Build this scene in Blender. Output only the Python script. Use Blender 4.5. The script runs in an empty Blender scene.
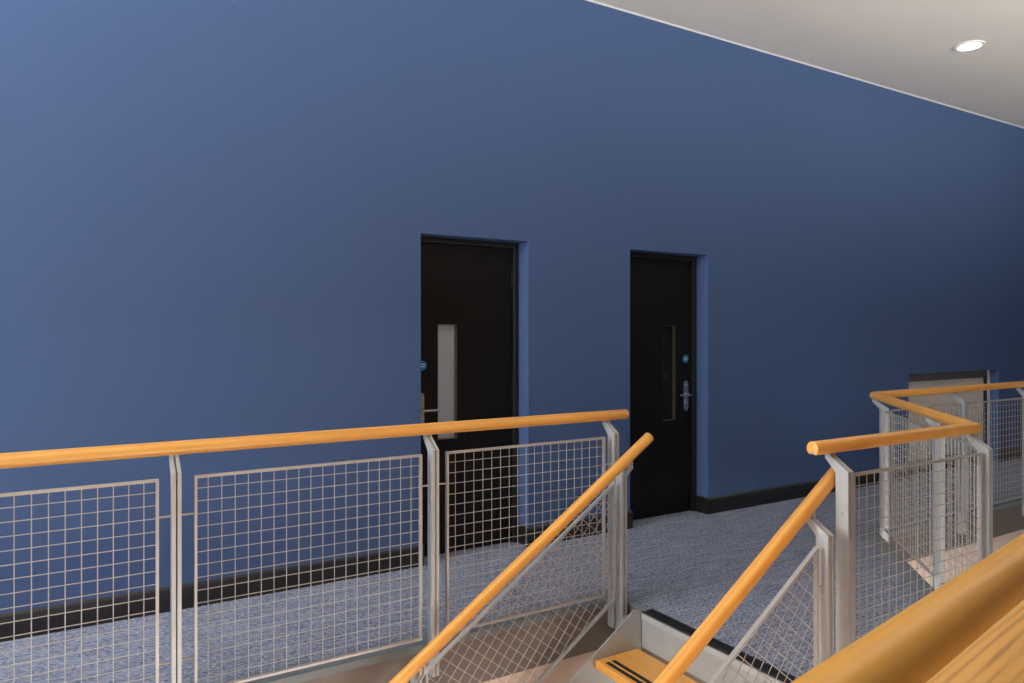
import bpy, bmesh, math, random
from mathutils import Matrix, Vector
random.seed(7)
S = bpy.context.scene
C = S.collection
PI = math.pi

# ------------------------------------------------------------------ camera
F = 728.0                      # focal length in pixels of the 1024 px wide frame
EYE = 1.6                      # eye above the corridor carpet
YAW = math.atan2(1207.0, F)    # angle between view axis and the blue wall's run (+X)
cam = bpy.data.cameras.new('camera'); camo = bpy.data.objects.new('camera', cam); C.objects.link(camo)
cam.sensor_width = 36.0; cam.lens = F / 1024 * 36.0
cam.shift_y = (332 - 341.5) / 1024 * 1.0
cam.clip_start = 0.02
camo.location = (0, 0, EYE)
camo.rotation_euler = (PI / 2, 0, YAW - PI / 2)
S.camera = camo

# ------------------------------------------------------------------ world, sun, daylight, exposure
W = bpy.data.worlds.new('sky'); S.world = W; W.use_nodes = True
bg = W.node_tree.nodes['Background']; bg.inputs[0].default_value = (0.80, 0.90, 1.0, 1); bg.inputs[1].default_value = 1.5
def area(name, loc, rot, sx, sy, power, col):
    l = bpy.data.lights.new(name, 'AREA'); l.shape = 'RECTANGLE'; l.size = sx; l.size_y = sy
    l.energy = power; l.color = col
    o = bpy.data.objects.new(name, l); C.objects.link(o); o.location = loc; o.rotation_euler = rot
    return o
# daylight in the tall end glazing (faces +X): light off the sunlit ground outside comes in rising, sky light falling
def R3(t): return (0, -PI / 2 - math.radians(t), 0)
g = area('ground_light_end_window', (-6.45, 2.9, 2.45), R3(47), 3.1, 2.2, 420, (0.95, 0.97, 1.0)); g.data.spread = math.radians(96)
area('sky_light_end_window', (-6.44, 2.9, 2.45), R3(-12), 3.1, 2.2, 470, (0.86, 0.93, 1.0))
# added lamp at the lower window band (faces +Y), brightening the peach wall
g3 = area('added_lower_fill', (.75, -5.45, -1.3), (PI / 2 - math.radians(17), 0, 0), 10.5, 1.8, 1250, (1.0, 0.95, 0.90)); g3.data.spread = math.radians(48)
# added spot without a fixture, brightening the ceiling and wall top past the slab
sl = bpy.data.lights.new('added_ceiling_spot', 'SPOT'); slo = bpy.data.objects.new('added_ceiling_spot', sl); C.objects.link(slo)
sl.energy = 110; sl.color = (1.0, .96, .91); sl.spot_size = math.radians(27); sl.spot_blend = 1.0; sl.shadow_soft_size = .35
slo.location = (6.1, 2.55, -2.4); slo.rotation_mode = 'QUATERNION'
slo.rotation_quaternion = Vector((.1, .75, 6.6)).to_track_quat('-Z', 'Y')
vs = S.view_settings
vs.view_transform = 'Standard'; vs.look = 'None'; vs.gamma = 1.0; vs.use_curve_mapping = False
vs.exposure = 0.0

# ------------------------------------------------------------------ materials
M = {}
def nmat(name):
    m = bpy.data.materials.new(name); m.use_nodes = True
    nt = m.node_tree; b = nt.nodes['Principled BSDF']; M[name] = m
    return m, nt, b
def coords(nt, scale=(1, 1, 1), rot=(0, 0, 0)):
    tc = nt.nodes.new('ShaderNodeTexCoord'); mp = nt.nodes.new('ShaderNodeMapping')
    mp.inputs['Scale'].default_value = scale; mp.inputs['Rotation'].default_value = rot
    nt.links.new(tc.outputs['Object'], mp.inputs['Vector'])
    return mp.outputs['Vector']
def noise(nt, vec, scale, detail=3, rough=.5, dist=0):
    n = nt.nodes.new('ShaderNodeTexNoise'); n.inputs['Scale'].default_value = scale
    n.inputs['Detail'].default_value = detail; n.inputs['Roughness'].default_value = rough
    n.inputs['Distortion'].default_value = dist
    nt.links.new(vec, n.inputs['Vector']); return n.outputs['Fac']
def ramp(nt, fac, stops):
    r = nt.nodes.new('ShaderNodeValToRGB'); e = r.color_ramp.elements
    while len(e) < len(stops): e.new(0.5)
    for i, (p, c) in enumerate(stops):
        e[i].position = p; e[i].color = (*c, 1)
    nt.links.new(fac, r.inputs['Fac']); return r.outputs['Color']
def bump(nt, b, h, strength, dist):
    n = nt.nodes.new('ShaderNodeBump'); n.inputs['Strength'].default_value = strength; n.inputs['Distance'].default_value = dist
    nt.links.new(h, n.inputs['Height']); nt.links.new(n.outputs['Normal'], b.inputs['Normal'])
def plain(name, col, rough=.5, metal=0, var=.06, scale=6, spec=.5, bmp=0):
    m, nt, b = nmat(name)
    v = coords(nt); f = noise(nt, v, scale, 4)
    nt.links.new(ramp(nt, f, [(.3, tuple(c * (1 - var) for c in col)), (.7, tuple(min(1, c * (1 + var)) for c in col))]), b.inputs['Base Color'])
    b.inputs['Roughness'].default_value = rough; b.inputs['Metallic'].default_value = metal
    b.inputs['Specular IOR Level'].default_value = spec
    if bmp: bump(nt, b, noise(nt, v, 220, 2), bmp, .002)
    return m
plain('wall_blue', (.067, .117, .248), .75, 0, .02, .8, .25, .05)
plain('ceiling_paint', (.78, .73, .66), .55, 0, .03, .7, .3)
plain('hall_paint', (.26, .26, .26), .8, 0, .02)
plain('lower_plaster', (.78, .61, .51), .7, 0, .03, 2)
plain('lower_floor', (.24, .22, .21), .5, 0, .06, 3)
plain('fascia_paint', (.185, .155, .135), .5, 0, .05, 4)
plain('edge_grey', (.20, .235, .25), .5, 0, .06, 8)
plain('steel_paint', (.48, .49, .485), .38, .25, .05, 14)
plain('frame_steel', (.49, .46, .425), .4, .3, .06, 20)
plain('stringer_steel', (.40, .42, .42), .42, .3, .07, 9)
plain('rubber', (.010, .010, .011), .55, 0, .2, 30)
plain('baseboard_black', (.016, .015, .017), .35, 0, .1, 6)
plain('frame_dark', (.011, .010, .010), .45, 0, .1, 9)
plain('lining_olive', (.11, .11, .07), .4, 0, .05, 9)
plain('chrome', (.62, .60, .57), .22, 1, .03, 20)
plain('sign_blue', (.012, .20, .42), .4, 0, .03)
plain('sign_white', (.75, .80, .82), .5, 0, .02)
plain('window_metal', (.25, .26, .27), .4, .5, .04)
plain('white_trim', (.80, .78, .74), .5, 0, .03)
plain('landing_floor', (.22, .22, .24), .9, 0, .1, 30)
def wood(name, c0, c1, c2, rough, sc, axis='X', band=1.0, coat=.25, turn=0.0, wavy=.45):
    m, nt, b = nmat(name)
    v = coords(nt, tuple(.9 if q == axis else sc for q in 'XYZ'), (0, 0, turn))
    w = nt.nodes.new('ShaderNodeTexWave'); w.wave_type = 'BANDS'; w.bands_direction = 'Y' if axis == 'X' else 'X'; w.wave_profile = 'SIN'
    w.inputs['Scale'].default_value = band; w.inputs['Distortion'].default_value = 5.5
    w.inputs['Detail'].default_value = 3; w.inputs['Detail Scale'].default_value = .9
    nt.links.new(v, w.inputs['Vector'])
    n1 = noise(nt, v, 3.2, 5, .62, .4)
    mx = nt.nodes.new('ShaderNodeMath'); mx.operation = 'MULTIPLY_ADD'; mx.inputs[1].default_value = wavy
    nt.links.new(w.outputs['Fac'], mx.inputs[0])
    ml = nt.nodes.new('ShaderNodeMath'); ml.operation = 'MULTIPLY'; ml.inputs[1].default_value = 1.07 - wavy
    nt.links.new(n1, ml.inputs[0]); nt.links.new(ml.outputs[0], mx.inputs[2])
    nt.links.new(ramp(nt, mx.outputs[0], [(.18, c0), (.52, c1), (.85, c2)]), b.inputs['Base Color'])
    b.inputs['Roughness'].default_value = rough; b.inputs['Coat Weight'].default_value = coat
    b.inputs['Coat Roughness'].default_value = .25
    if name == 'door_wood': b.inputs['Specular IOR Level'].default_value = .22
    return m
wood('handrail_wood', (.74, .32, .055), (.86, .41, .080), (.90, .47, .11), .36, 14, coat=.2)
wood('near_wood', (.76, .33, .036), (.90, .44, .060), (.93, .50, .09), .30, 22, coat=.3, wavy=.12)
wood('tread_wood', (.66, .28, .045), (.78, .37, .07), (.82, .42, .095), .42, 12, 'Y', wavy=.15)
wood('ledge_wood', (.50, .21, .035), (.86, .45, .085), (.90, .50, .11), .4, 18, turn=math.radians(7), wavy=.35)
wood('door_wood', (.004, .0033, .0034), (.007, .006, .006), (.011, .009, .009), .42, 12, 'Z', coat=0)
wood('hatch_wood', (.74, .65, .54), (.82, .72, .62), (.86, .78, .68), .5, 16, coat=0)
# carpet: short woven dashes in blue and grey
m, nt, b = nmat('carpet')
CR = -math.radians(132)
v = coords(nt, (45, 150, 1), (0, 0, CR)); n1 = noise(nt, v, 1.0, 2, .6)
v2 = coords(nt, (1, 1, 1)); n2 = noise(nt, v2, 330, 1)
v3 = coords(nt, (4, 55, 1), (0, 0, CR)); n3 = noise(nt, v3, 1.0, 2, .5)
a1 = nt.nodes.new('ShaderNodeMath'); a1.operation = 'MULTIPLY_ADD'; a1.inputs[1].default_value = .35
nt.links.new(n2, a1.inputs[0]); nt.links.new(n1, a1.inputs[2])
a2 = nt.nodes.new('ShaderNodeMath'); a2.operation = 'MULTIPLY_ADD'; a2.inputs[1].default_value = .35
nt.links.new(n3, a2.inputs[0]); nt.links.new(a1.outputs[0], a2.inputs[2])
nt.links.new(ramp(nt, a2.outputs[0], [(.66, (.072, .094, .168)), (.84, (.215, .245, .325)), (.98, (.44, .47, .55))]), b.inputs['Base Color'])
b.inputs['Roughness'].default_value = .95; b.inputs['Specular IOR Level'].default_value = .1
bump(nt, b, a1.outputs[0], .5, .004)
# door glass
m, nt, b = nmat('obscured_glass')
b.inputs['Base Color'].default_value = (.40, .43, .46, 1); b.inputs['Roughness'].default_value = .22
b.inputs['Specular IOR Level'].default_value = .6
v = coords(nt, (1, 1, 1)); w = nt.nodes.new('ShaderNodeTexBrick')
w.offset = 0; w.inputs['Scale'].default_value = 1; w.inputs['Brick Width'].default_value = .0125; w.inputs['Row Height'].default_value = .0125
w.inputs['Mortar Size'].default_value = .0011
w.inputs['Color1'].default_value = (.44, .48, .54, 1); w.inputs['Color2'].default_value = (.46, .50, .56, 1); w.inputs['Mortar'].default_value = (.27, .29, .33, 1)
mp = nt.nodes.new('ShaderNodeCombineXYZ'); sp = nt.nodes.new('ShaderNodeSeparateXYZ')
nt.links.new(v, sp.inputs[0]); nt.links.new(sp.outputs['X'], mp.inputs['X']); nt.links.new(sp.outputs['Z'], mp.inputs['Y'])
nt.links.new(mp.outputs[0], w.inputs['Vector']); nt.links.new(w.outputs['Color'], b.inputs['Base Color'])
m, nt, b = nmat('dark_glass')
b.inputs['Base Color'].default_value = (.012, .013, .014, 1); b.inputs['Roughness'].default_value = .08
m, nt, b = nmat('lamp_glow')
b.inputs['Emission Color'].default_value = (1, .97, .9, 1); b.inputs['Emission Strength'].default_value = 12
b.inputs['Base Color'].default_value = (.9, .9, .9, 1)
m, nt, b = nmat('window_glass')
b.inputs['Base Color'].default_value = (1, 1, 1, 1); b.inputs['Roughness'].default_value = 0; b.inputs['Transmission Weight'].default_value = 1; b.inputs['IOR'].default_value = 1.02

# ------------------------------------------------------------------ mesh helpers
def T(x=0, y=0, z=0): return Matrix.Translation((x, y, z))
def RZ(a): return Matrix.Rotation(a, 4, 'Z')
def mesh(name, verts, faces, smooth=False):
    me = bpy.data.meshes.new(name); me.from_pydata([tuple(v) for v in verts], [], faces); me.update()
    if smooth:
        for p in me.polygons: p.use_smooth = True
    return me
class MB:
    def __init__(s): s.v = []; s.f = []
    def add(s, v, f):
        o = len(s.v); s.v += [tuple(q) for q in v]; s.f += [tuple(i + o for i in g) for g in f]; return s
    def box(s, x0, x1, y0, y1, z0, z1):
        return s.add([(x0, y0, z0), (x1, y0, z0), (x1, y1, z0), (x0, y1, z0), (x0, y0, z1), (x1, y0, z1), (x1, y1, z1), (x0, y1, z1)],
                     [(0, 3, 2, 1), (4, 5, 6, 7), (0, 1, 5, 4), (1, 2, 6, 5), (2, 3, 7, 6), (3, 0, 4, 7)])
    def prism(s, poly, axis, a0, a1):
        """poly in the two other axes; extruded along axis ('x','y','z')"""
        def pt(p, a):
            return {'x': (a, p[0], p[1]), 'y': (p[0], a, p[1]), 'z': (p[0], p[1], a)}[axis]
        n = len(poly); v = [pt(p, a0) for p in poly] + [pt(p, a1) for p in poly]
        f = [tuple(range(n)), tuple(range(2 * n - 1, n - 1, -1))] + [(i, i + n, (i + 1) % n + n, (i + 1) % n) for i in range(n)]
        return s.add(v, f)
    def bar(s, p0, p1, r, n=6):
        p0 = Vector(p0); p1 = Vector(p1); d = (p1 - p0).normalized()
        u = d.cross(Vector((0, 0, 1)) if abs(d.z) < .9 else Vector((0, 1, 0))).normalized(); w = d.cross(u)
        ring = [u * math.cos(2 * PI * i / n) * r + w * math.sin(2 * PI * i / n) * r for i in range(n)]
        v = [p0 + q for q in ring] + [p1 + q for q in ring]
        f = [tuple(range(n - 1, -1, -1)), tuple(range(n, 2 * n))] + [(i, (i + 1) % n, (i + 1) % n + n, i + n) for i in range(n)]
        return s.add(v, f)
    def rect_bar(s, p0, p1, hw, hh, side=Vector((0, 1, 0))):
        """rectangular bar: half-width hw along `side`, half-height hh across"""
        p0 = Vector(p0); p1 = Vector(p1); d = (p1 - p0).normalized(); w = d.cross(side).normalized()
        o = [side * hw + w * hh, side * -hw + w * hh, side * -hw - w * hh, side * hw - w * hh]
        v = [p0 + q for q in o] + [p1 + q for q in o]
        return s.add(v, [(3, 2, 1, 0), (4, 5, 6, 7)] + [(i, (i + 1) % 4, (i + 1) % 4 + 4, i + 4) for i in range(4)])
    def build(s, name, fix=True):
        me = mesh(name, s.v, s.f)
        if fix:
            bm = bmesh.new(); bm.from_mesh(me); bmesh.ops.recalc_face_normals(bm, faces=bm.faces); bm.to_mesh(me); bm.free()
        return me
def link(name, me, mat, parent=None, world=None, kind=None):
    o = bpy.data.objects.new(name, me); C.objects.link(o)
    if mat and not me.materials: me.materials.append(M[mat])
    w = world if world is not None else Matrix.Identity(4)
    if parent is not None:
        o.parent = parent; o.matrix_local = PW[parent.name].inverted() @ w
    else: o.matrix_local = w
    PW[o.name] = w
    if kind: o['kind'] = kind
    return o
PW = {}
def tag(o, label, cat, group=None, kind=None):
    o['label'] = label; o['category'] = cat
    if group: o['group'] = group
    if kind: o['kind'] = kind
    return o
def thing(name, loc, label, cat, group=None, kind=None):
    o = bpy.data.objects.new(name, None); C.objects.link(o); o.location = loc; o.empty_display_size = .1
    PW[o.name] = T(*loc)
    return tag(o, label, cat, group, kind)
def bevel(o, w, seg=2, ang=40):
    md = o.modifiers.new('bevel', 'BEVEL'); md.width = w; md.segments = seg; md.limit_method = 'ANGLE'; md.angle_limit = math.radians(ang)
    return o

# ------------------------------------------------------------------ layout (metres; +X runs along the blue wall, +Y towards it)
WALL_Y = 4.58
CEIL = 4.205
LOW = -2.6
XL, XR = -6.6, 14.0
YN = -5.6
EDGE_Y = 3.425            # slab edge under the long railing
RAIL_Z = 1.097
MAIN_Y = 3.458            # handrail axis of the long runs
JOG_Y = 2.02              # handrail axis of the bay beside the stairs
STAIR_X = 2.80            # floor nosing
P1 = (4.055, JOG_Y); P2 = (5.435, MAIN_Y)
DA = math.atan2(P2[1] - P1[1], P2[0] - P1[0])   # bay side runs off the wall's direction by this angle
MT = math.tan(DA / 2)
OUT = .07
D1 = (2.035, 2.905, 2.275); D2 = (3.885, 4.77, 2.275)   # x0, x1, head height of the two doorways
HATCH = (7.83, 9.76, 1.14)
REV = .135                # depth of the doorway recess to the frame

# ---- blue wall with its three recesses, one solid with real reveals
def wall_with_openings(name, mat, a0, a1, z0, z1, y0, y1, ops):
    mb = MB(); xs = a0
    for (x0, x1, zb, zt) in ops:
        mb.box(xs, x0, y0, y1, z0, z1)
        mb.box(x0, x1, y0, y1, zt, z1)
        if zb > z0: mb.box(x0, x1, y0, y1, z0, zb)
        xs = x1
    mb.box(xs, a1, y0, y1, z0, z1)
    return mb.build(name)
tag(link('wall_back', wall_with_openings('wall_back', 'wall_blue', XL, XR, LOW, CEIL, WALL_Y, WALL_Y + .32,
    [(D1[0], D1[1], 0, D1[2]), (D2[0], D2[1], 0, D2[2]), (HATCH[0], HATCH[1], 0, HATCH[2])]), 'wall_blue', kind='structure'),
    'long matte blue wall with two dark doors set into it', 'wall')
# ceiling, lower floor, other walls of the hall
tag(link('ceiling', MB().box(XL - .3, XR + .3, YN - .3, WALL_Y + .32, CEIL, CEIL + .3).build('ceiling'), 'ceiling_paint', kind='structure'),
    'warm off-white ceiling above the blue wall', 'ceiling')
tag(link('floor_lower', MB().box(XL - .3, XR + .3, YN - .3, EDGE_Y + .02, LOW - .2, LOW).build('lf'), 'lower_floor', kind='structure'),
    'pale floor of the storey below the stairs', 'floor')
tag(link('wall_right', MB().box(XR, XR + .3, YN, WALL_Y + .32, LOW, CEIL).build('wr'), 'wall_blue', kind='structure'),
    'blue end wall at the far end of the corridor', 'wall')
# left end wall with its tall window
WY0, WY1, WZ0, WZ1 = 1.8, 4.0, .9, 4.0
mb = MB(); mb.box(XL - .3, XL, YN, WY0, LOW, CEIL); mb.box(XL - .3, XL, WY1, WALL_Y + .32, LOW, CEIL)
mb.box(XL - .3, XL, WY0, WY1, LOW, WZ0); mb.box(XL - .3, XL, WY0, WY1, WZ1, CEIL)
tag(link('wall_left', mb.build('wl'), 'hall_paint', kind='structure'), 'grey end wall around the tall window', 'wall')
mb = MB()
for k in range(5):
    y = WY0 + (WY1 - WY0) * k / 4; mb.box(XL - .2, XL - .1, y - .03, y + .03, WZ0, WZ1)
for k in range(4):
    z = WZ0 + (WZ1 - WZ0) * k / 3; mb.box(XL - .2, XL - .1, WY0, WY1, z - .03, z + .03)
w1 = tag(link('window_1', mb.build('win1'), 'window_metal', kind='structure'), 'tall grid window in the end wall', 'window')
# wall behind the camera, with a window band added to light the lower storey
LX0, LX1, LZ0, LZ1 = -4.5, 6.0, -2.2, -.4
def holed(mb, y0, y1, holes):
    xs = sorted({XL - .3, XR + .3} | {h[0] for h in holes} | {h[1] for h in holes})
    zs = sorted({LOW, CEIL} | {h[2] for h in holes} | {h[3] for h in holes})
    for a, c in zip(xs[:-1], xs[1:]):
        for z0, z1 in zip(zs[:-1], zs[1:]):
            if not any(h[0] <= a and c <= h[1] and h[2] <= z0 and z1 <= h[3] for h in holes): mb.box(a, c, y0, y1, z0, z1)
    return mb
mb = holed(MB(), YN - .3, YN, [(LX0, LX1, LZ0, LZ1)])
tag(link('wall_front', mb.build('wf'), 'hall_paint', kind='structure'), 'grey wall with an added window band facing the blue wall', 'wall')
mb = MB()
for k in range(8):
    x = LX0 + (LX1 - LX0) * k / 7; mb.box(x - .03, x + .03, YN - .2, YN - .1, LZ0, LZ1)
for z in (LZ0, LZ1): mb.box(LX0, LX1, YN - .2, YN - .1, z - .03, z + .03)
tag(link('added_window_2', mb.build('win3'), 'window_metal', kind='structure'), 'long low unseen window band added to light the storey below', 'window')

tag(link('trim_1', MB().prism([(WALL_Y, CEIL), (WALL_Y - .012, CEIL), (WALL_Y, CEIL - .010)], 'x', XL, XR).build('bead'), 'white_trim', kind='structure'),
    'thin white bead where the blue wall meets the ceiling', 'trim')
# ---- corridor floor slab: straight strip plus the bay beside the stairs
e = OUT - .037           # slab edge sits this far outside the handrail axis
by = JOG_Y - e
c1 = (P1[0] + e * MT, by)
c2 = (P2[0] + e * MT, EDGE_Y)
foot = [(XL, EDGE_Y), (STAIR_X, EDGE_Y), (STAIR_X, by), c1, c2, (XR, EDGE_Y), (XR, WALL_Y + .32), (XL, WALL_Y + .32)]
SL = .28
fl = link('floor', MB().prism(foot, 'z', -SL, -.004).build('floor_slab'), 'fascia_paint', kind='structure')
tag(fl, 'blue-grey carpeted corridor floor with a brown slab edge', 'floor')
b_ = .11
ci = b_ * MT
# inner outline for the carpet (strip of grey edging left all along the drop)
carp = [(XL, EDGE_Y + b_), (STAIR_X, EDGE_Y + b_), (STAIR_X, by + b_), (c1[0] - ci, by + b_), (c2[0] - ci, EDGE_Y + b_), (XR, EDGE_Y + b_), (XR, WALL_Y + .32), (XL, WALL_Y + .32)]
carp[1] = (STAIR_X + .06, EDGE_Y + b_); carp[2] = (STAIR_X + .06, by + b_)
co = link('carpet', MB().prism(carp, 'z', -.004, .004).build('carpet'), 'carpet', fl)
co['label'] = 'blue-grey flecked carpet'
def strip(poly, name='edge_strip', mat='edge_grey', z0=-.0045, z1=.002):
    return link(name, MB().prism(poly, 'z', z0, z1).build(name), mat, fl)
def lip(p, q):
    p = Vector((*p, 0)); q = Vector((*q, 0)); d = (q - p).normalized(); n = Vector((d.y, -d.x, 0)) * .004
    return link('edge_lip', MB().prism([tuple(p.xy), tuple(q.xy), tuple((q + n).xy), tuple((p + n).xy)], 'z', -.036, .002).build('lip'), 'edge_grey', fl)
lip((XL, EDGE_Y), (STAIR_X, EDGE_Y)); lip((STAIR_X, by), c1); lip(c1, c2); lip(c2, (XR, EDGE_Y))
strip([(XL, EDGE_Y), (STAIR_X, EDGE_Y), carp[1], carp[0]])
strip([(STAIR_X, by), c1, carp[3], (STAIR_X, by + b_)])
strip([c1, c2, carp[4], carp[3]])
strip([c2, (XR, EDGE_Y), carp[5], carp[4]])
strip([(STAIR_X, 3.175), (STAIR_X + .06, 3.175), (STAIR_X + .06, EDGE_Y + b_), (STAIR_X, EDGE_Y)])
# black ribbed stair nosing
n0, n1 = by + b_, 3.17
nos = link('stair_nosing', MB().box(STAIR_X - .012, STAIR_X + .06, n0, n1, -.003, .006).build('nosing'), 'rubber', fl)
mb = MB()
for k in range(3): mb.box(STAIR_X - .004 + k * .022, STAIR_X + .008 + k * .022, n0 + .002, n1 - .002, .0055, .0085)
link('nosing_rib', mb.build('nr'), 'rubber', nos)
# wall below the slab
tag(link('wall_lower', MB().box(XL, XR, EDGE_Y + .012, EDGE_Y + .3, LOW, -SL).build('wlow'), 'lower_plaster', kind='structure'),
    'pale peach plaster wall below the corridor edge', 'wall')

# ---- black skirting, wrapping into the reveals
BH, BT = .145, .016
def skirting(x0, x1, ret0, ret1):
    mb = MB(); prof = [(WALL_Y, 0), (WALL_Y - BT, 0), (WALL_Y - BT, BH - .012), (WALL_Y - BT + .010, BH), (WALL_Y, BH)]
    a = x0 - (BT if ret0 else 0); c = x1 + (BT if ret1 else 0)
    mb.prism(prof, 'x', a, c)
    if ret0: mb.box(x0 - BT, x0, WALL_Y, WALL_Y + REV - .002, .0, BH)
    if ret1: mb.box(x1, x1 + BT, WALL_Y, WALL_Y + REV - .002, .0, BH)
    return mb.build('skirting')
for k, (x0, x1, a, c, lab) in enumerate([
        (XL, D1[0], 0, 1, 'black skirting board running up to the door with the pale glass strip'),
        (D1[1], D2[0], 1, 1, 'short black skirting board between the two dark doors'),
        (D2[1], HATCH[0], 1, 0, 'black skirting board between the dark glass door and the slatted hatch'),
        (HATCH[1], XR, 0, 0, 'black skirting board beyond the slatted hatch')]):
    tag(link('baseboard_back' if k == 0 else 'baseboard_back.%03d' % k, skirting(x0, x1, a, c), 'baseboard_black', kind='structure'), lab, 'baseboard')

# ---- doors
def lever_set(d, parent, hx, side, yf):
    """plate, cylinder and lever on the leaf face; side=+1: lever points to +X"""
    mb = MB(); z0, z1 = .90, 1.17; r = .028
    pts = [(hx + r * math.cos(a), z1 - r + r * math.sin(a)) for a in [PI * i / 8 for i in range(9)]] + \
          [(hx + r * math.cos(a), z0 + r + r * math.sin(a)) for a in [PI + PI * i / 8 for i in range(9)]]
    mb.prism(pts, 'y', yf - .008, yf + .002)
    pl = bevel(link('handle_plate', mb.build('plate'), 'chrome', parent), .002)
    zl = 1.045
    mb = MB(); mb.bar((hx, yf - .006, zl), (hx, yf - .055, zl), .011, 12); mb.bar((hx - side * .008, yf - .055, zl), (hx + side * .125, yf - .055, zl), .0095, 12)
    link('lever', mb.build('lever'), 'chrome', pl)
    mb = MB(); mb.bar((hx, yf - .008, .965), (hx, yf - .018, .965), .014, 14); mb.bar((hx, yf - .006, 1.13), (hx, yf - .016, 1.13), .009, 10)
    link('lock_cylinder', mb.build('cyl'), 'chrome', pl)
def sign(parent, sx, sz, yf):
    n = 28; R = .034
    s = link('door_sign', MB().prism([(sx + R * math.cos(2 * PI * i / n), sz + R * math.sin(2 * PI * i / n)) for i in range(n)], 'y', yf - .003, yf + .001).build('sign'), 'sign_blue', parent)
    s['label'] = 'round blue fire door sign'
    # the lettering is too small to read in the photograph: two pale lines of it, as seen
    for dz, hw in ((.008, .022), (-.008, .020)):
        link('sign_line', MB().box(sx - hw, sx + hw, yf - .0036, yf - .0028, sz + dz - .0028, sz + dz + .0028).build('sign_line'), 'sign_white', s)
def door(name, D, label, glass_x, hx, side, sx, glass, mat_extra=None):
    x0, x1, h = D; yb = WALL_Y + REV
    FR = .042
    t = thing(name, (x0, yb, 0), label, 'door', kind='structure')
    mb = MB()      # lining of the doorway: jambs and head, with a stop
    mb.box(x0, x0 + FR, yb, yb + .10, 0, h); mb.box(x1 - FR, x1, yb, yb + .10, 0, h); mb.box(x0 + FR, x1 - FR, yb, yb + .10, h - FR, h)
    bevel(link('door_frame', mb.build('door_frame'), 'frame_dark', t), .003, 1)
    lx0, lx1, lz1 = x0 + FR + .003, x1 - FR - .003, h - FR - .003; yf = yb + .030
    g0, g1 = glass_x; gz0, gz1 = .826, 1.655
    # leaf built round the slot for the vision panel
    mb = MB(); y1 = yf + .045
    mb.box(lx0, g0, yf, y1, .008, lz1); mb.box(g1, lx1, yf, y1, .008, lz1); mb.box(g0, g1, yf, y1, .008, gz0); mb.box(g0, g1, yf, y1, gz1, lz1)
    lf = link('door_leaf', mb.build('leaf'), 'door_wood', t)
    bd = .010
    for bx in ((g0, g0 + .003, gz0, gz1), (g1 - .003, g1, gz0, gz1), (g0 + .003, g1 - .003, gz0, gz0 + .003), (g0 + .003, g1 - .003, gz1 - .003, gz1)):
        link('slot_lining', MB().box(bx[0], bx[1], yf + .002, yf + .04, bx[2], bx[3]).build('bead'), 'lining_olive', lf)
    link('vision_panel', MB().box(g0, g1, yf + .040, yf + .048, gz0, gz1).build('vp'), glass, lf)
    lever_set(t, t, hx, side, yf)
    sign(t, sx, 1.362, yf)
    # three butt hinges on the other jamb
    hxx = lx1 + .001 if side > 0 else lx0 - .001
    for z in (.25, 1.15, 2.0):
        link('hinge', MB().bar((hxx, yf - .006, z - .05), (hxx, yf - .006, z + .05), .007, 10).build('hinge'), 'frame_dark', t)
    return t
door('door_1', D1, 'dark wood door with a pale obscured glass strip and the handle at its left', (D1[0] + .205, D1[0] + .36), D1[0] + .070, 1, D1[0] + .084, 'obscured_glass')
door('door_2', D2, 'dark wood door with a dark glass strip and steel lever handle at its right', (D2[1] - .375, D2[1] - .225), D2[1] - .105, -1, D2[1] - .107, 'dark_glass')
# blank dark wall behind the doors and the hatch so nothing leaks light
tag(link('wall_behind_doors', MB().box(XL, XR, WALL_Y + .32, WALL_Y + .45, LOW, CEIL).build('wbd'), 'frame_dark', kind='structure'),
    'unlit backing behind the doorways', 'wall')

# ---- low hatch with pale horizontal boards
hx0, hx1, hz = HATCH; hy = WALL_Y + .105
t = thing('door_3', (hx0, hy, 0), 'low wide hatch closed with pale horizontal timber boards', 'hatch', kind='structure')
link('back_board', MB().box(hx0, hx1, hy + .06, hy + .08, 0, hz).build('bb'), 'frame_dark', t)
hb = link('head_box', MB().box(hx0, hx1 - .06, hy - .0, hy + .06, hz - .10, hz).build('hb'), 'fascia_paint', t)
zz = BH; k = 0
while zz < hz - .10:
    top = min(zz + .1198, hz - .09)
    bevel(link('board', MB().box(hx0 + .004, hx1 - .115, hy + .012 + .002 * (k % 2), hy + .06, zz + .0012, top).build('board'), 'hatch_wood', t, T(0, 0, 0)), .003, 1)
    zz += .121; k += 1
link('hatch_stile', MB().box(hx1 - .113, hx1 - .062, hy - .002, hy + .06, BH, hz - .085).build('hs'), 'frame_dark', t)
link('edge_trim', MB().box(hx1 - .06, hx1, hy - .006, hy + .06, BH, hz).build('et'), 'white_trim', t)
link('plinth', MB().box(hx0, hx1, hy - .012, hy + .06, 0, BH).build('pl'), 'baseboard_black', t)

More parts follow.
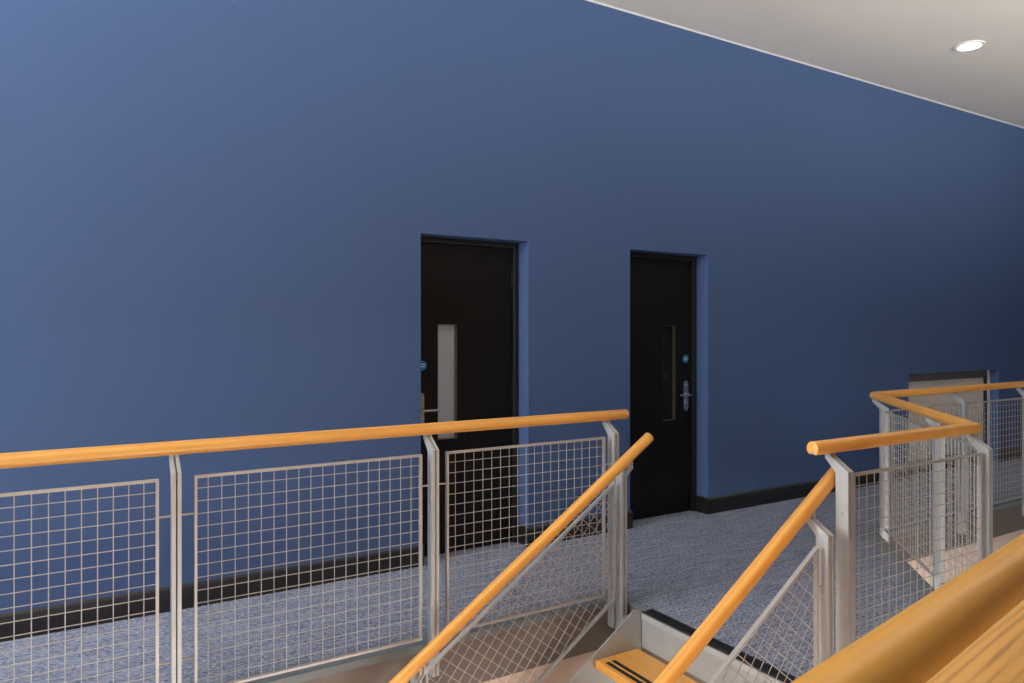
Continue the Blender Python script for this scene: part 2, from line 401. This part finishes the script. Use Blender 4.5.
# ------------------------------------------------------------------ railings
RR = .0308
def rail_profile(n=26):
    """round handrail section with a shallow slot underneath for the steel bar"""
    sw, sd = .0125, .012; a0 = math.asin(sw / RR)
    pts = []
    s, e_ = -PI / 2 + a0, 3 * PI / 2 - a0
    for i in range(n): a = s + (e_ - s) * i / (n - 1); pts.append((RR * math.cos(a), RR * math.sin(a)))
    zb = -math.sqrt(RR ** 2 - sw ** 2)
    pts += [(-sw, zb + sd), (sw, zb + sd)]
    return pts
def handrail(parent, p0, p1, m0=0.0, m1=0.0, mat='handrail_wood', rnd0=0, rnd1=0, R=1.0):
    """m0/m1: tangent of the mitre half angle at each end; rnd: small eased edge on free ends"""
    p0 = Vector(p0); p1 = Vector(p1); d = p1 - p0; L = d.length; X = d / L
    Y = Vector((0, 0, 1)).cross(X).normalized(); Z = X.cross(Y)
    prof = [(a * R, b * R) for a, b in rail_profile()]; n = len(prof)
    st = []
    if rnd0: st += [(0.0, .86), (.0015, .94), (.005, 1.0)]
    else: st += [(0.0, 1.0)]
    ns = max(2, int(L / .4))
    st += [(L * i / ns, 1.0) for i in range(1, ns)]
    if rnd1: st += [(L - .005, 1.0), (L - .0015, .94), (L, .86)]
    else: st += [(L, 1.0)]
    v = []
    for (x, s) in st:
        for (y, z) in prof:
            xx = x
            if x == 0.0: xx = x + m0 * y
            if x == L: xx = x + m1 * y
            v.append((xx, y * s, z * s))
    f = [tuple(range(n - 1, -1, -1))] + [(k * n + i, k * n + (i + 1) % n, (k + 1) * n + (i + 1) % n, (k + 1) * n + i) for k in range(len(st) - 1) for i in range(n)]
    f += [tuple((len(st) - 1) * n + i for i in range(n))]
    me = mesh('handrail', v, f)
    bm = bmesh.new(); bm.from_mesh(me); bmesh.ops.recalc_face_normals(bm, faces=bm.faces); bm.to_mesh(me); bm.free()
    for p in me.polygons: p.use_smooth = p.loop_total == 4
    me.set_sharp_from_angle(angle=math.radians(35))
    mw = Matrix(((X.x, Y.x, Z.x, p0.x), (X.y, Y.y, Z.y, p0.y), (X.z, Y.z, Z.z, p0.z), (0, 0, 0, 1)))
    h = link('handrail', me, mat, parent, mw)
    # steel flat let into the slot
    zb = -math.sqrt(RR ** 2 - .0125 ** 2) * R
    link('rail_flat', MB().box(.004, L - .004, -.0105, .0105, zb + .0035, zb + .0115).build('rail_flat'), 'steel_paint', h, mw)
    return h
# a post is two cranked flat bars with packers between; local X along the rail, -Y to the outside
SW0, SW1 = OUT - .030, OUT + .030
PLT, GAP = .0155, .006
def post_poly(z_bot, z_sh, z_neck, z_top):
    return [(-SW0, z_bot), (-SW1, z_bot), (-SW1, z_sh), (-.013, z_neck + .006), (-.013, z_top), (.013, z_top), (.013, z_neck - .004), (-SW0, z_sh - .010)]
_pm = {}
def post(parent, x, y, ang, z_bot=-.146, z_sh=1.0, z_neck=1.052, z_top=1.078, plate=True):
    key = (round(z_bot, 3), round(z_sh, 3))
    if key not in _pm:
        pp = post_poly(z_bot, z_sh, z_neck, z_top)
        a = MB().prism(pp, 'x', -GAP / 2 - PLT, -GAP / 2).build('post')
        c = MB().prism(pp, 'x', GAP / 2, GAP / 2 + PLT).build('flat_bar')
        s = MB().box(-GAP / 2, GAP / 2, -OUT - .02, -OUT + .02, z_bot + .02, z_sh - .03).build('packer')
        bo = MB()
        for z in (z_bot + .04, z_bot + .11): bo.bar((-GAP / 2 - PLT - .006, -OUT, z), (GAP / 2 + PLT + .006, -OUT, z), .010, 8)
        for z in (.82, .20):
            if z_bot < z - .05 and z < z_sh: bo.bar((-GAP / 2 - PLT - .003, -OUT, z), (GAP / 2 + PLT + .003, -OUT, z), .007, 8)
        bo = bo.build('bolts')
        br = MB().box(-.022, .022, -SW0, -(e - .0), z_bot + .02, z_bot + .13).build('fixing_bracket')
        _pm[key] = (a, c, s, bo, br)
    a, c, s, bo, br = _pm[key]
    mw = T(x, y, 0) @ RZ(ang)
    p = link('post', a, 'steel_paint', parent, mw)
    link('flat_bar', c, 'steel_paint', p, mw); link('packer', s, 'rubber', p, mw); link('bolts', bo, 'frame_steel', p, mw, kind='stuff')
    if plate: link('fixing_bracket', br, 'fascia_paint', p, mw)
    return p
WIRE = .0020
def panel(parent, org, ang, x0, x1, z0=.046, z1=.982, pins=(.82, .20), pin0=.045, pin1=.045):
    """square-mesh infill panel in the local plane y = -OUT, between local x0..x1"""
    fw = .0055; y = -OUT
    mw = T(org[0], org[1], 0) @ RZ(ang)
    mb = MB()
    mb.box(x0, x0 + 2 * fw, y - .011, y + .011, z0, z1); mb.box(x1 - 2 * fw, x1, y - .011, y + .011, z0, z1)
    mb.box(x0 + 2 * fw, x1 - 2 * fw, y - .011, y + .011, z1 - 2 * fw, z1); mb.box(x0 + 2 * fw, x1 - 2 * fw, y - .011, y + .011, z0, z0 + 2 * fw)
    fr = link('panel_frame', mb.build('panel_frame'), 'frame_steel', parent, mw)
    nx = max(2, round((x1 - x0) / .0555)); nz = round((z1 - z0) / .0555); mb = MB()
    for i in range(1, nx):
        x = x0 + (x1 - x0) * i / nx; mb.bar((x, y + .0021, z0 + .004), (x, y + .0021, z1 - .004), WIRE, 6)
    for i in range(1, nz):
        z = z0 + (z1 - z0) * i / nz; mb.bar((x0 + .004, y - .0021, z), (x1 - .004, y - .0021, z), WIRE, 6)
    link('wire_mesh', mb.build('wire_mesh'), 'frame_steel', fr, mw, kind='stuff')
    for z in pins:
        if pin0: link('pin', MB().bar((x0 - pin0, y, z), (x0 + .004, y, z), .0045, 8).build('pin'), 'frame_steel', fr, mw)
        if pin1: link('pin', MB().bar((x1 - .004, y, z), (x1 + pin1, y, z), .0045, 8).build('pin'), 'frame_steel', fr, mw)
    return fr

# -- long straight railing, left of the stairs
t = thing('guard_railing', (1.0, MAIN_Y - OUT, -.28), 'straight steel mesh guard railing with an orange wood handrail ending at the stairhead', 'railing')
PX = [-5.645, -4.44, -3.235, -2.03, -.825, .375, 1.575, 2.745]
handrail(t, (-5.8, MAIN_Y, RAIL_Z), (2.903, MAIN_Y, RAIL_Z), rnd1=1)
for x in PX: post(t, x, MAIN_Y, 0)
for a, c in zip(PX[:-1], PX[1:]): panel(t, (0, MAIN_Y), 0, a + .072, c - .066, pin0=.055, pin1=.05)

# -- railing of the bay and on along the corridor: one mitred run
t = thing('guard_railing', (4.0, JOG_Y - OUT, -.28), 'zigzag steel mesh guard railing with mitred wood handrail turning round the bay', 'railing')
mt = MT
handrail(t, (2.73, JOG_Y, RAIL_Z), (P1[0], P1[1], RAIL_Z), 0, -mt, rnd0=1)
handrail(t, (P1[0], P1[1], RAIL_Z), (P2[0], P2[1], RAIL_Z), mt, mt)
handrail(t, (P2[0], P2[1], RAIL_Z), (12.4, MAIN_Y, RAIL_Z), -mt, 0)
JX = [2.853, 4.015]
for x in JX: post(t, x, JOG_Y, 0)
panel(t, (0, JOG_Y), 0, JX[0] + .05, JX[1] - .045, pin0=.04, pin1=.035)
DL = math.hypot(P2[0] - P1[0], P2[1] - P1[1])
def dpost(s): return post(t, P1[0] + s * math.cos(DA), P1[1] + s * math.sin(DA), DA)
DS = .75
dpost(DS); dpost(DL - .012)
panel(t, P1, DA, .075, DS - .05, pin0=.0, pin1=.035); panel(t, P1, DA, DS + .05, DL - .012 - .05, pin0=.035, pin1=.035)
TX = [P2[0] + .02, 6.60, 7.74, 8.88, 10.02, 11.16, 12.3]
for x in TX[1:]: post(t, x, MAIN_Y, 0)
for a, c in zip(TX[:-1], TX[1:]): panel(t, (0, MAIN_Y), 0, a + (.09 if a == TX[0] else .055), c - .055, pin0=(0 if a == TX[0] else .04), pin1=.04)

# ------------------------------------------------------------------ staircase: steel stringers, timber treads
SLOPE = .667
RISE, GO = .20, .30
NT = 12
SYL, SYR = 3.19, 2.075
t = thing('staircase', (1.0, (SYL + SYR) / 2, LOW), 'open steel staircase with orange timber treads and grey side plates', 'stairs')
def zrail(x): return .467 + SLOPE * (x - 2.13)
xb = 2.72 - (.012 - LOW) / SLOPE
def stringer(y0, y1):
    top = [(2.715, .004), (2.722, .010), (2.735, .014), (2.755, .015), (2.785, .012)]
    poly = top + [(2.785, -.40), (xb + .38, LOW), (xb + .02, LOW)]
    return link('stringer', MB().prism(poly, 'y', y0, y1).build('stringer'), 'stringer_steel', t)
stringer(SYL - .006, SYL + .006); stringer(SYR - .006, SYR + .006)
ri = link('riser_plate', MB().box(STAIR_X - .014, STAIR_X - .004, SYR + .01, SYL - .01, -.20, -.006).build('riser'), 'stringer_steel', t)
link('riser_lip', MB().box(STAIR_X - .020, STAIR_X - .013, SYR + .01, SYL - .01, -.038, -.006).build('lip'), 'steel_paint', ri)
for k in range(1, NT + 1):
    xf = 2.452 - GO * (k - 1); z = -RISE * k
    mw = T(xf, (SYL + SYR) / 2, z); hw = (SYL - SYR) / 2 - .008
    tr = link('tread', MB().box(0, .30, -hw, hw, -.045, 0).build('tread'), 'tread_wood', t, mw @ RZ(0)); bevel(tr, .004)
    for dx in (.028, .070):
        link('grip_strip', MB().box(dx, dx + .024, -hw + .055, hw - .055, -.002, .0018).build('grip'), 'rubber', tr, mw)
    for s in (-1, 1):
        link('tread_bracket', MB().box(.03, .27, min(s * (hw - .04), s * hw), max(s * (hw - .04), s * hw), -.053, -.0455).build('tb'), 'stringer_steel', tr, mw)

def clip_line(p, d, poly):
    """clip an infinite line against a convex polygon (x,z); returns segment or None"""
    t0, t1 = -1e9, 1e9
    n = len(poly)
    for i in range(n):
        a = poly[i]; c = poly[(i + 1) % n]; nx, nz = -(c[1] - a[1]), c[0] - a[0]     # inward for counter-clockwise polygons
        num = (a[0] - p[0]) * nx + (a[1] - p[1]) * nz; den = d[0] * nx + d[1] * nz
        if abs(den) < 1e-9:
            if num > 0: return None
        elif den > 0: t0 = max(t0, num / den)
        else: t1 = min(t1, num / den)
    if t1 - t0 < .01: return None
    return (p[0] + d[0] * t0, p[1] + d[1] * t0), (p[0] + d[0] * t1, p[1] + d[1] * t1)
def stair_rail(y, out, label, x_end, post_x):
    """out = +1: posts stand on the +Y side of the handrail"""
    ang = PI if out > 0 else 0
    yc = y + out * OUT
    t = thing('stair_railing', (1.4, yc, LOW), label, 'railing')
    x_low = -1.2
    handrail(t, (x_low, y, zrail(x_low)), (x_end, y, zrail(x_end)), rnd1=1, rnd0=1)
    xs = [post_x, post_x - 1.30, post_x - 2.60]
    for xp in xs:
        zt = zrail(xp)
        pz = zt - RAIL_Z
        zb = max(-.20 + (xp - post_x) * SLOPE, LOW) - pz
        mw = T(xp, y, pz) @ RZ(ang)
        pp = post_poly(zb, .985, 1.032, 1.068)
        p = link('post', MB().prism(pp, 'x', -GAP / 2 - PLT, -GAP / 2).build('post'), 'steel_paint', t, mw)
        link('flat_bar', MB().prism(pp, 'x', GAP / 2, GAP / 2 + PLT).build('flat_bar'), 'steel_paint', p, mw)
        ys = SYL if out > 0 else SYR
        mb = MB().box(-.02, .02, -(abs(ys - y) + (-.006 if (ys - y) * out > 0 else 0)) if (ys - y) * out > 0 else abs(ys - y) - .006, -SW0, zb + .03, zb + .15)
        link('fixing_bracket', mb.build('fb'), 'stringer_steel', p, mw)
        bo = MB()
        for z in (zb + .06, zb + .12, .74): bo.bar((-GAP / 2 - PLT - .004, -OUT, z), (GAP / 2 + PLT + .004, -OUT, z), .007, 8)
        link('bolts', bo.build('bolts'), 'frame_steel', p, mw, kind='stuff'); link('packer', MB().box(-GAP / 2, GAP / 2, -OUT - .02, -OUT + .02, zb + .02, .95).build('packer'), 'rubber', p, mw)
    for a, c in zip(xs[1:], xs[:-1]):
        xa, xc = a + .05, c - .05
        zt = lambda x: zrail(x) - .130
        zbm = lambda x: zrail(x) - .80
        poly = [(xa, zbm(xa)), (xc, zbm(xc)), (xc, zt(xc)), (xa, zt(xa))]
        mb = MB(); hw = .0075
        mb.box(xa, xa + .012, yc - .009, yc + .009, zbm(xa), zt(xa)); mb.box(xc - .012, xc, yc - .009, yc + .009, zbm(xc), zt(xc))
        mb.rect_bar((xa, yc, zt(xa)), (xc, yc, zt(xc)), .010, .0065); mb.rect_bar((xa, yc, zbm(xa)), (xc, yc, zbm(xc)), .010, .0065)
        fr = link('panel_frame', mb.build('panel_frame'), 'frame_steel', t)
        fr.data.materials.clear(); fr.data.materials.append(M['steel_paint'])
        mb = MB(); pitch = .0555
        cx, cz = (xa + xc) / 2, (zbm(xa) + zt(xc)) / 2
        th = math.atan(SLOPE)
        for q, aa in ((0, th + math.radians(18)), (1, th + math.radians(18) + PI / 2)):
            d = (math.cos(aa), math.sin(aa)); nn = (-d[1], d[0])
            for i in range(-40, 41):
                sg = clip_line((cx + nn[0] * pitch * i, cz + nn[1] * pitch * i), d, poly)
                if sg: mb.bar((sg[0][0], yc + (.002 if q else -.002), sg[0][1]), (sg[1][0], yc + (.002 if q else -.002), sg[1][1]), WIRE, 6)
        link('wire_mesh', mb.build('wire_mesh'), 'frame_steel', fr, kind='stuff')
        for px, s in ((xc, 1), (xa, -1)):
            for fz in (.2, .75):
                z = zbm(px) + (zt(px) - zbm(px)) * fz
                link('pin', MB().bar((px, yc, z), (px + s * .035, yc, z), .0045, 8).build('pin'), 'frame_steel', fr)
    return t
stair_rail(3.25, 1, 'sloping stair railing with wood handrail on the side towards the dark doors', 2.908, 2.75)
stair_rail(JOG_Y, -1, 'sloping stair railing with wood handrail under the end of the zigzag railing', 2.93, 2.718)

# ------------------------------------------------------------------ ceiling downlight
dx, dy = 6.98, 3.52
t = thing('downlight', (dx, dy, CEIL), 'small round recessed ceiling light, switched on', 'ceiling light')
def ring(r0, r1, z0, z1, n=32):
    mb = MB(); v = []; f = []
    for (r, z) in ((r0, z0), (r1, z0), (r1, z1), (r0, z1)):
        v += [(r * math.cos(2 * PI * i / n), r * math.sin(2 * PI * i / n), z) for i in range(n)]
    for k in range(4):
        for i in range(n): f.append((k * n + i, k * n + (i + 1) % n, ((k + 1) % 4) * n + (i + 1) % n, ((k + 1) % 4) * n + i))
    return mb.add(v, f).build('ring')
link('trim_ring', ring(.095, .122, -.012, .0), 'white_trim', t, T(dx, dy, CEIL))
link('lens', MB().prism([(.095 * math.cos(2 * PI * i / 32), .095 * math.sin(2 * PI * i / 32)) for i in range(32)], 'z', -.009, -.001).build('lens'), 'lamp_glow', t, T(dx, dy, CEIL))

# ------------------------------------------------------------------ unseen light trough added over the void to brighten the wall top and ceiling
UX0, UX1, UY, UZ = -4.5, 11.5, .45, 3.0
UA = math.radians(32)
t = thing('added_wall_wash', ((UX0 + UX1) / 2, UY, UZ), 'slim unseen light trough added over the stairwell to brighten the upper wall', 'added light')
tw = T((UX0 + UX1) / 2, UY, UZ) @ Matrix.Rotation(-(PI / 2 - UA), 4, 'X')
hl = (UX1 - UX0) / 2
prof = [(-.10, .075), (-.10, -.05), (.10, -.05), (.10, .075), (.085, .075), (.085, -.035), (-.085, -.035), (-.085, .075)]
link('added_housing', MB().prism(prof, 'x', -hl, hl).build('added_housing'), 'steel_paint', t, tw)
for sx in (-1, 1):
    link('added_end_cap', MB().box(min(sx * hl, sx * (hl + .01)), max(sx * hl, sx * (hl + .01)), -.10, .10, -.05, .075).build('cap'), 'steel_paint', t, tw)
for k in range(5):
    x = UX0 + .3 + (UX1 - UX0 - .6) * k / 4
    link('added_rod', MB().bar((x, UY - .05, UZ - .02), (x, UY - .05, CEIL - .004), .005, 8).build('rod'), 'steel_paint', t)
ll = bpy.data.lights.new('added_wall_wash_lamp', 'AREA'); ll.shape = 'RECTANGLE'; ll.size = 2 * hl - .1; ll.size_y = .14
ll.energy = 142; ll.color = (1.0, .97, .93); ll.spread = math.radians(100)
lo = bpy.data.objects.new('added_wall_wash_lamp', ll); C.objects.link(lo)
lo.parent = t; lo.matrix_local = PW[t.name].inverted() @ tw @ T(0, 0, -.02) @ Matrix.Rotation(PI, 4, 'X')

# ------------------------------------------------------------------ the near landing: solid parapet with timber ledge and handrail
NA = YAW - math.atan2(826.0, F)                      # the near rail runs this much off the wall's direction
NP = Vector((1.05, .516, 1.243))
dirn = Vector((math.cos(NA), math.sin(NA), 0)); nrm = Vector((-math.sin(NA), math.cos(NA), 0))
def npt(s, n, z): return NP + dirn * s + nrm * n + Vector((0, 0, z - NP.z))
S0, S1 = -2.6, 2.4
mwN = Matrix(((dirn.x, nrm.x, 0, NP.x), (dirn.y, nrm.y, 0, NP.y), (0, 0, 1, 0), (0, 0, 0, 1)))
t = thing('parapet', (NP.x, NP.y, .05), 'timber ledge with a thick wooden handrail on the near landing', 'parapet')
handrail(t, npt(S0, 0, NP.z), npt(S1, 0, NP.z), mat='near_wood', rnd1=1, rnd0=1, R=1.10)
link('ledge', MB().box(S0, S1, -.30, .15, NP.z - .165, NP.z - .13).build('ledge'), 'ledge_wood', t, mwN); 
mb = MB()
link('parapet_panel', MB().box(S0, S1, -.05, .05, .05, NP.z - .165).build('pp'), 'tread_wood', t, mwN)
for k in range(6):
    s = S0 + .25 + k * .9
    if abs(s) < .35 : continue
    link('rail_bracket', MB().box(s - .008, s + .008, -.012, .012, NP.z - .13, NP.z - .026).build('rb'), 'steel_paint', t, mwN)
# landing slab under it
mb = MB()
corn = [(S0, .06), (S1, .06), (S1, -5.2), (S0, -5.2)]
pl = [(npt(a, c, 0).x, npt(a, c, 0).y) for a, c in corn]
pl[2] = (pl[1][0] + .3, YN); pl[3] = (pl[0][0], YN)
tag(link('floor_landing', MB().prism(pl, 'z', -.19, .05).build('landing'), 'landing_floor', kind='structure'), 'grey floor of the near landing behind the timber ledge', 'floor')
